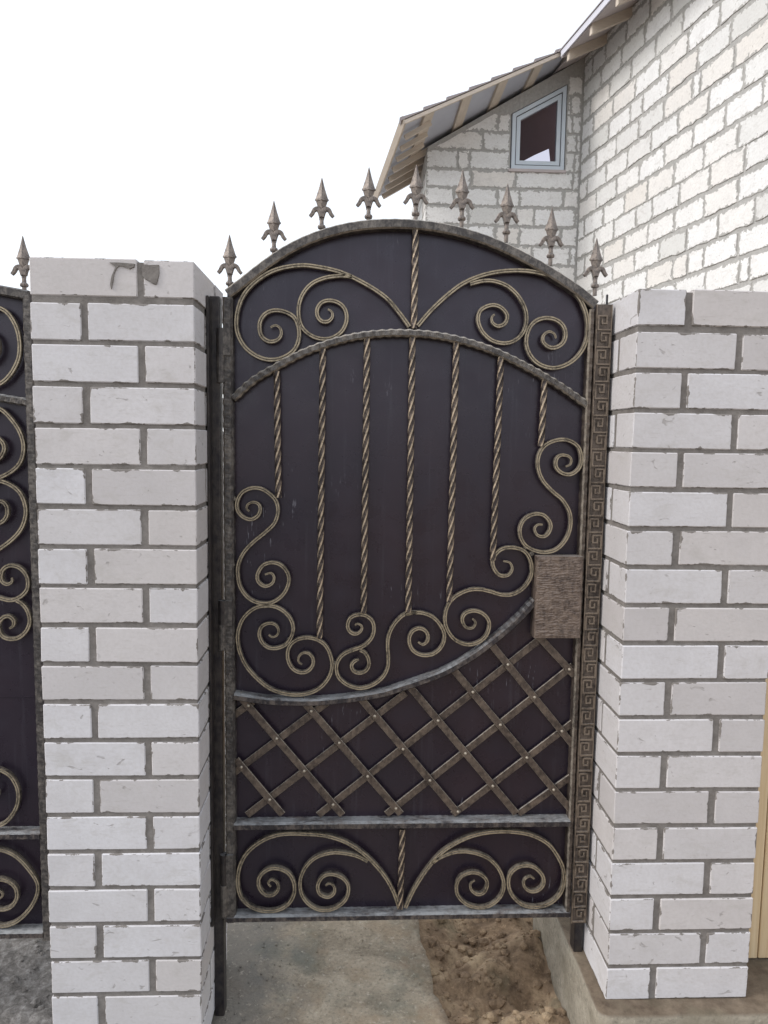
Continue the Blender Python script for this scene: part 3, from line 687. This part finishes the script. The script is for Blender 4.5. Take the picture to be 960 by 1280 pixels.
lsc([(-6,985),(-1,988),(-4,996),(-12,998),(-18,990),(-16,977),(-4,972),(6,978),(9,990)][0:7]+[(-4,962),(3,962.5),(15,970.5),(23,987),(22,1006),(12,1023),(-2,1031.5),(-25,1032),(-45,1015)])
lsc([(0,1123),(4,1118),(0,1113),(-8,1114),(-12,1123),(-8,1132),(3,1136),(15,1132),(22,1120),(19,1107),(6,1099),(-10,1100),(-24,1112),(-26,1132),(-14,1148),(0,1156),(15,1154),(30,1144),(44,1125),(48,1105),(37,1086),(20,1069),(0,1061),(-30,1058),(-60,1070)])
ob('spear_tip', sm_, leaf, at(30.5, 362, .182)-LB)

# ------------------------------------------------------------------ board fence at the right edge
bx = at(928.5, 1198, .143).x; fence = ob('board_fence', None, None, (1.92, .15, ZF), label='pale new timber board fence behind the right brick pillar', category='fence')
FB = Vector(fence.location); edges = [1.845, at(947, 1198, .143).x, None]; x = edges[1]
bevbox('board', (1.795, x-.0015, .143, .168, ZF+.001, 1.74), wood_mat, fence, FB, .003)
for i in range(5): bevbox('board', (x+.0015+i*.118, x+(i+1)*.118-.0015, .143+.003*(i % 2), .168, ZF+.001, 1.74), wood_mat, fence, FB, .003)
for z in (.45, 1.35): bevbox('fence_rail', (1.84, x+.59, .169, .209, z, z+.07), wood_mat, fence, FB, .003)

# ------------------------------------------------------------------ the house
HY = 6.25
house = ob('house', None, None, (2.3, HY, 0), label='unfinished white block house with a lean-to porch and a slanted window behind the gate', category='house')
HB = Vector(house.location)
def hp(name, VF, mat, parent=house, smooth=False, **t): return gp(name, VF, mat, parent, smooth, HB, **t)
WH = Vector((3.140, HY, 0)); dn = math.atan2(-.164, .986)
tdir = Vector((.164, -.986, 0)).normalized()             # along the side wall, towards the street
ndir = Vector((-.986, -.164, 0)).normalized()            # out of the side wall
def clip(poly, a_, b_, c_v):
    """keep a*u+b*v<=c"""
    out_ = []
    for i in range(len(poly)):
        p, q = poly[i], poly[(i+1) % len(poly)]
        dp = a_*p[0]+b_*p[1]-c_v; dq = a_*q[0]+b_*q[1]-c_v
        if dp <= 0: out_.append(p)
        if dp*dq < 0: t = dp/(dp-dq); out_.append((p[0]+(q[0]-p[0])*t, p[1]+(q[1]-p[1])*t))
    return out_
def block(poly, O, ux, nrm, proud, depth, parent, rs, name='block', out=None):
    """ragged edged masonry block from a wall-plane polygon (u,v metres)"""
    if len(poly) < 3: return
    ar = abs(sum(poly[i][0]*poly[(i+1) % len(poly)][1]-poly[(i+1) % len(poly)][0]*poly[i][1] for i in range(len(poly))))/2
    if ar < .0015: return
    u0 = min(p[0] for p in poly); u1 = max(p[0] for p in poly); v0 = min(p[1] for p in poly); v1 = max(p[1] for p in poly)
    R_ = []
    for i in range(len(poly)):
        p, q = poly[i], poly[(i+1) % len(poly)]; L = math.dist(p, q); k = max(1, int(L/.055)); horiz = abs(p[1]-q[1]) < .01
        for j in range(k):
            t = j/k; jj = .013 if horiz else .005
            cu = p[0]+(q[0]-p[0])*t; cv = p[1]+(q[1]-p[1])*t
            if j == 0: jj *= .6
            cx, cy = (u0+u1)/2, (v0+v1)/2
            cu += rs.uniform(-1, 1)*.003; cv += rs.uniform(-1, .7)*jj*(1 if cv < cy else -1)*-1*.9
            R_.append((cu, cv))
    n_ = len(R_); up = Vector((0, 0, 1)); ctr = O+ux*((u0+u1)/2)+up*((v0+v1)/2)
    pr = proud+rs.uniform(-.002, .003)
    fr = [O+ux*u+up*v+nrm*pr-ctr for u, v in [(a*.985+(u0+u1)/2*.015, b*.975+(v0+v1)/2*.025) for a, b in R_]]
    mi = [O+ux*u+up*v+nrm*(pr-.005)-ctr for u, v in R_]
    bk = [O+ux*u+up*v-nrm*depth-ctr for u, v in R_]
    V_ = fr+mi+bk
    F_ = [tuple(range(n_))]+[(i, n_+i, n_+(i+1) % n_, (i+1) % n_) for i in range(n_)]+[(n_+i, 2*n_+i, 2*n_+(i+1) % n_, n_+(i+1) % n_) for i in range(n_)]
    if out is not None: out.append(([p+ctr for p in V_], F_)); return
    uvl, uvh = [], []; RR = R_*3
    for fc in F_:
        for i in fc:
            u, v = RR[i]; uvl.append((u-u0, v-v0)); uvh.append((u1-u, v1-v))
    d = me(name, V_, F_, block_mat, {'lo': uvl, 'hi': uvh})
    # outward normals
    if d.polygons[0].normal.dot(nrm) < 0: d.flip_normals()
    ob(name, d, parent, ctr-HB)
# porch front wall
x0 = 1.497; slope = .578
def zr(x): return 4.778+slope*(x-1.607)
wx0, wx1, wz0 = 2.392, 2.955, 4.515
def wtop(x): return 5.064+(x-2.386)*(5.374-5.064)/(2.957-2.386)
w0, w1 = wx0-.012, wx1+.012
VW = []
def wallface(y, flip=False):
    pts = [(x0+.006, 0), (w0, 0), (w1, 0), (3.16, 0)]
    tops = [zr(x0), zr(w0), zr(w1), zr(3.16)]
    quads = [((x0+.006, 0), (w0, 0), (w0, zr(w0)), (x0+.006, zr(x0))), ((w0, 0), (w1, 0), (w1, wz0-.012), (w0, wz0-.012)),
             ((w0, wtop(w0)+.012), (w1, wtop(w1)+.012), (w1, zr(w1)), (w0, zr(w0))), ((w1, 0), (3.16, 0), (3.16, zr(3.16)), (w1, zr(w1)))]
    return quads
P = []
for q in wallface(0):
    n = 4; v = [(u, HY, z) for u, z in q]+[(u, HY+.25, z) for u, z in q]
    P.append((v, [(0,1,2,3),(7,6,5,4)]+[(i, n+i, n+(i+1) % n, (i+1) % n) for i in range(n)]))
V, F = tri_join(P); porch = hp('porch_wall', (V, F), house_mortar)
rs = random.Random(3)
jz = [5.475, 5.275, 5.076, 4.884, 4.694, 4.496, 4.312, 4.124, 3.927, 3.728, 3.53, 3.33, 3.13, 2.93, 2.73, 2.53, 2.33]
def X(px): return at(px, 250, HY).x
jx = {1: [X(709), X(722)], 2: [X(620), X(712)], 3: [X(602), X(718)], 4: [X(571), X(585.6), X(716)], 5: [X(588), X(643.6), X(715)], 6: [X(567), X(621.7), X(649), X(703.8)],
      7: [X(585.6), X(646), X(668), X(720)], 8: [X(620.6), X(650.6), X(702.7)], 9: [X(585), X(666.6), X(714.7)]}
ux = Vector((1, 0, 0)); nf = Vector((0, -1, 0)); O = Vector((0, HY, 0)); XC = 3.128
for k in range(len(jz)-1):
    zt_, zb_ = jz[k], jz[k+1]
    if k in jx: J = [x0]+jx[k]+[XC]
    else:
        J = [x0]; x = x0+(.2 if k % 2 else .4)
        while x < XC-.08: J.append(x); x += .4
        J.append(XC)
    for a_, b_ in zip(J, J[1:]):
        ja = .008 if a_ > x0 else 0
        segs = [(a_+ja, b_-.008)]
        if zt_ > wz0 and zb_ < 5.5:
            new = []
            for s0, s1 in segs:
                if s1 > w0 and s0 < w1:
                    if s0 < w0-.03: new.append((s0, w0-.012))
                    if s1 > w1+.03: new.append((w1+.012, s1))
                else: new.append((s0, s1))
            segs = new
        if zb_ > 5.0: segs = [s for s in segs if s[0] > 2.9]
        for s0, s1 in segs:
            zb2 = zb_+.009; zt2 = zt_-.009
            if k == 5 and s0 < w1 and s1 > w0: pass
            poly = clip([(s0, zb2), (s1, zb2), (s1, zt2), (s0, zt2)], -slope, 1, 4.778-slope*1.607-.055)
            if s0 < w0 and s1 > w0 and zt2 > wz0: continue
            block(poly, O, ux, nf, .004, .06, porch, rs)
# porch side wall (light, left) and back wall with an opening that shows the sky through the window
hp('porch_side_wall', box(x0+.003, x0+.2, HY+.251, HY+4.2, 0, zr(x0)), house_mortar)
psw = house.children
sw = [o for o in bpy.data.objects if o.name.startswith('porch_side_wall')][0]
O2 = Vector((x0+.003, HY, 0)); uy = Vector((0, 1, 0)); nl = Vector((-1, 0, 0))
k = 0; z = 4.694
while z > 3.2:
    y = .02+(.2 if k % 2 else 0)
    if y > .1: block([(.0, z-.19), (y-.014, z-.19), (y-.014, z), (.0, z)], O2, uy, nl, .004, .06, sw, rs)
    while y < 4.0:
        block([(y, z-.185), (y+.384, z-.185), (y+.384, z-.004), (y, z-.004)], O2, uy, nl, .004, .06, sw, rs); y += .4
    z -= .196; k += 1
yb = HY+.92
op = [at(650, 203.5, yb), at(688, 205, yb), at(686, 186, yb), at(668, 194, yb)]
ot = [Vector((x0+.2, yb, .0)), Vector((3.5, yb, .0)), Vector((3.5, yb, zr(3.5))), Vector((x0+.2, yb, zr(x0+.2)))]
hp('interior_wall', (ot+op, [(0,1,5,4),(1,2,6,5),(2,3,7,6),(3,0,4,7)]), inner_mat)
# window
win = hp('window', (lambda P_: P_)(tri_join([box(wx0, wx1, HY+.03, HY+.06, wz0-.035, wz0-.008)])), pvc_mat)
def ring(o_, i_, y0, y1):
    n = len(o_); V_ = [(x, y0, z) for x, z in o_]+[(x, y0, z) for x, z in i_]+[(x, y1, z) for x, z in o_]+[(x, y1, z) for x, z in i_]
    F_ = []
    for i in range(n):
        j = (i+1) % n
        F_ += [(i, j, n+j, n+i), (2*n+i, 3*n+i, 3*n+j, 2*n+j), (i, 2*n+i, 2*n+j, j), (n+i, n+j, 3*n+j, 3*n+i)]
    return V_, F_
def trap(m_):
    a_ = m_/math.cos(math.atan(.543))
    return [(wx0+m_, wz0+m_), (wx1-m_, wz0+m_), (wx1-m_, wtop(wx1-m_)-a_), (wx0+m_, wtop(wx0+m_)-a_)]
hp('frame', ring(trap(0), trap(.038), HY-.012, HY+.06), pvc_mat, parent=win)
hp('gasket', ring(trap(.036), trap(.048), HY+.004, HY+.05), gasket_mat, parent=win)
hp('sash', ring(trap(.048), trap(.088), HY-.004, HY+.05), pvc_mat, parent=win)
g4 = trap(.086); v = [(x, HY+.02, z) for x, z in g4]+[(x, HY+.024, z) for x, z in g4]
hp('pane', (v, [(0,1,2,3),(7,6,5,4)]+[(i, 4+i, 4+(i+1) % 4, (i+1) % 4) for i in range(4)]), glass_mat, parent=win)
hp('sill', box(wx0-.03, wx1+.02, HY-.03, HY+.03, wz0-.030, wz0-.004), soffit_mat, parent=win)
# side wall
LW = 4.4
def wpt(t, off, z): return WH+tdir*t+ndir*off+Vector((0, 0, z))
def obox(t0, t1, o0, o1, z0, z1):
    v = [wpt(t, o_, z) for z in (z0, z1) for o_ in (o0, o1) for t in (t0, t1)]
    return v, [(0,2,3,1),(4,5,7,6),(0,1,5,4),(2,6,7,3),(0,4,6,2),(1,3,7,5)]
side = hp('side_wall', obox(-.02, LW, -.30, 0, 0, 5.66), house_mortar)
zA = 3.795; O3 = WH; rs = random.Random(11)
low = []
for k in range(-18, 11):
    zb_ = zA+k*.1985; zt_ = zb_+.1985
    if zb_ < 0 or zb_ > 5.60: continue
    t = -.02 if k % 2 else -.22; t += rs.uniform(-.03, .03)
    jh = .0035 if k in (0, ) else .010; jb = .0035 if k == 0 else .0135; jt_ = .0035 if k == -1 else .0135
    while t < LW:
        L = .392 if rs.random() > .10 else rs.choice([.10, .2, .26])
        a_, b_ = max(t, .004), min(t+L, LW)
        if b_-a_ > .04:
            poly = [(a_+.004, zb_+jb), (b_-.008, zb_+jb), (b_-.008, min(zt_-jt_, 5.65)), (a_+.004, min(zt_-jt_, 5.65))]
            if zb_ > 2.1: block(poly, O3, tdir, ndir, .005, .05, side, rs)
            else: block(poly, O3, tdir, ndir, .005, .05, None, rs, out=low)
        t += L+.008
V, F = tri_join(low); lw_ = hp('lower_blocks', (V, F), block_mat, parent=side, kind='stuff')
# porch roof: deck, battens, rafters, stepped tiles, rake board
nrmz = math.sqrt(1+slope**2)
def rp_(x, y, h): return Vector((x-h*slope/nrmz, y, zr(x)+h/nrmz))     # point h above the slope plane
def sbox(xa, xb, ya, yb2, h0, h1, ya2=None, yc2=None):
    """box lying in the roof slope; ya2 = front y at the upper end"""
    ya2 = ya if ya2 is None else ya2; yc2 = yb2 if yc2 is None else yc2
    sk = lambda x, y: x-.115*(y-5.4)*max(0, min(1, (1.75-x)/.5))           # the eave runs out of square
    v = [rp_(sk(x, y), y, h) for h in (h0, h1) for (x, y) in ((xa, ya), (xb, ya2), (xb, yc2), (xa, yb2))]
    return v, [(3,2,1,0),(4,5,6,7),(0,1,5,4),(1,2,6,5),(2,3,7,6),(3,0,4,7)]
ex = 1.235; ux1 = 3.25
def rakey(x): return 5.40+(x-1.237)*(5.93-5.40)/(2.839-1.237)
roof = hp('porch_roof', sbox(ex, ux1, rakey(ex), 7.2, .05, .062, rakey(ux1)), membrane_mat)
hp('rake_board', tri_join([sbox(ex-.01, 2.88, rakey(ex)-.022, rakey(ex), .028, .060, rakey(2.88)-.022, rakey(2.88))]), timber_mat, parent=roof)
v = rakey(ex)
P = sbox(ex-.02, ex, rakey(ex)-.02, 7.22, .03, .10); hp('eave_board', P, timber_mat, parent=roof)
x = ex+.18
while x < 2.95:
    hp('batten', sbox(x, x+.095, rakey(x)+.002, 7.18, .024, .049, rakey(x+.095)+.002), timber_mat, parent=roof); x += .37
y = HY-.62
while y < 7.15:
    if y < HY: hp('rafter_tail', sbox(ex+.02, 1.49, y, y+.03, -.02, .024), timber_mat, parent=roof)
    else: hp('rafter', sbox(ex+.02, 3.1, y, y+.035, -.03, .024), timber_mat, parent=roof)
    y += .24
x = ex-.03; k = 0
while x < 3.1:
    xb = min(x+.235, 3.2)
    va = [rp_(x, rakey(x)-.028, .067), rp_(xb, rakey(xb)-.028, .067), rp_(xb, 7.24, .065), rp_(x, 7.24, .065),
          rp_(x, rakey(x)-.028, .096), rp_(xb, rakey(xb)-.028, .070), rp_(xb, 7.24, .070), rp_(x, 7.24, .096)]
    hp('roof_tile_row', (va, [(3,2,1,0),(4,5,6,7),(0,1,5,4),(1,2,6,5),(2,3,7,6),(3,0,4,7)]), tile_mat, parent=roof); x += .225
# main roof eave over the side wall
def mz(off): return 5.62-.50*off                          # underside height at an offset out of the wall
def mbox(t0, t1, o0, o1, h0, h1):
    v = [wpt(t, o_, mz(o_)+h) for h in (h0, h1) for o_ in (o0, o1) for t in (t0, t1)]
    return v, [(0,2,3,1),(4,5,7,6),(0,1,5,4),(2,6,7,3),(0,4,6,2),(1,3,7,5)]
mroof = hp('main_roof', mbox(.30, LW+.5, -3.0, .40, .04, .055), soffit_mat)
hp('sun_leak_blocker', mbox(-.30, .31, -.3, .30, .04, .055), soffit_mat, parent=mroof)  # added unseen sheet, keeps sun from leaking between the two roofs
hp('fascia', mbox(.34, LW+.5, .401, .426, .045, .108), fascia_mat, parent=mroof)
hp('roof_sheet', mbox(.30, LW+.5, -3.0, .434, .112, .124), tile_mat, parent=mroof)
t = .42
while t < LW:
    hp('rafter_tail', mbox(t, t+.05, -.05, .395, -.05, .039), timber_mat, parent=mroof); t += .47
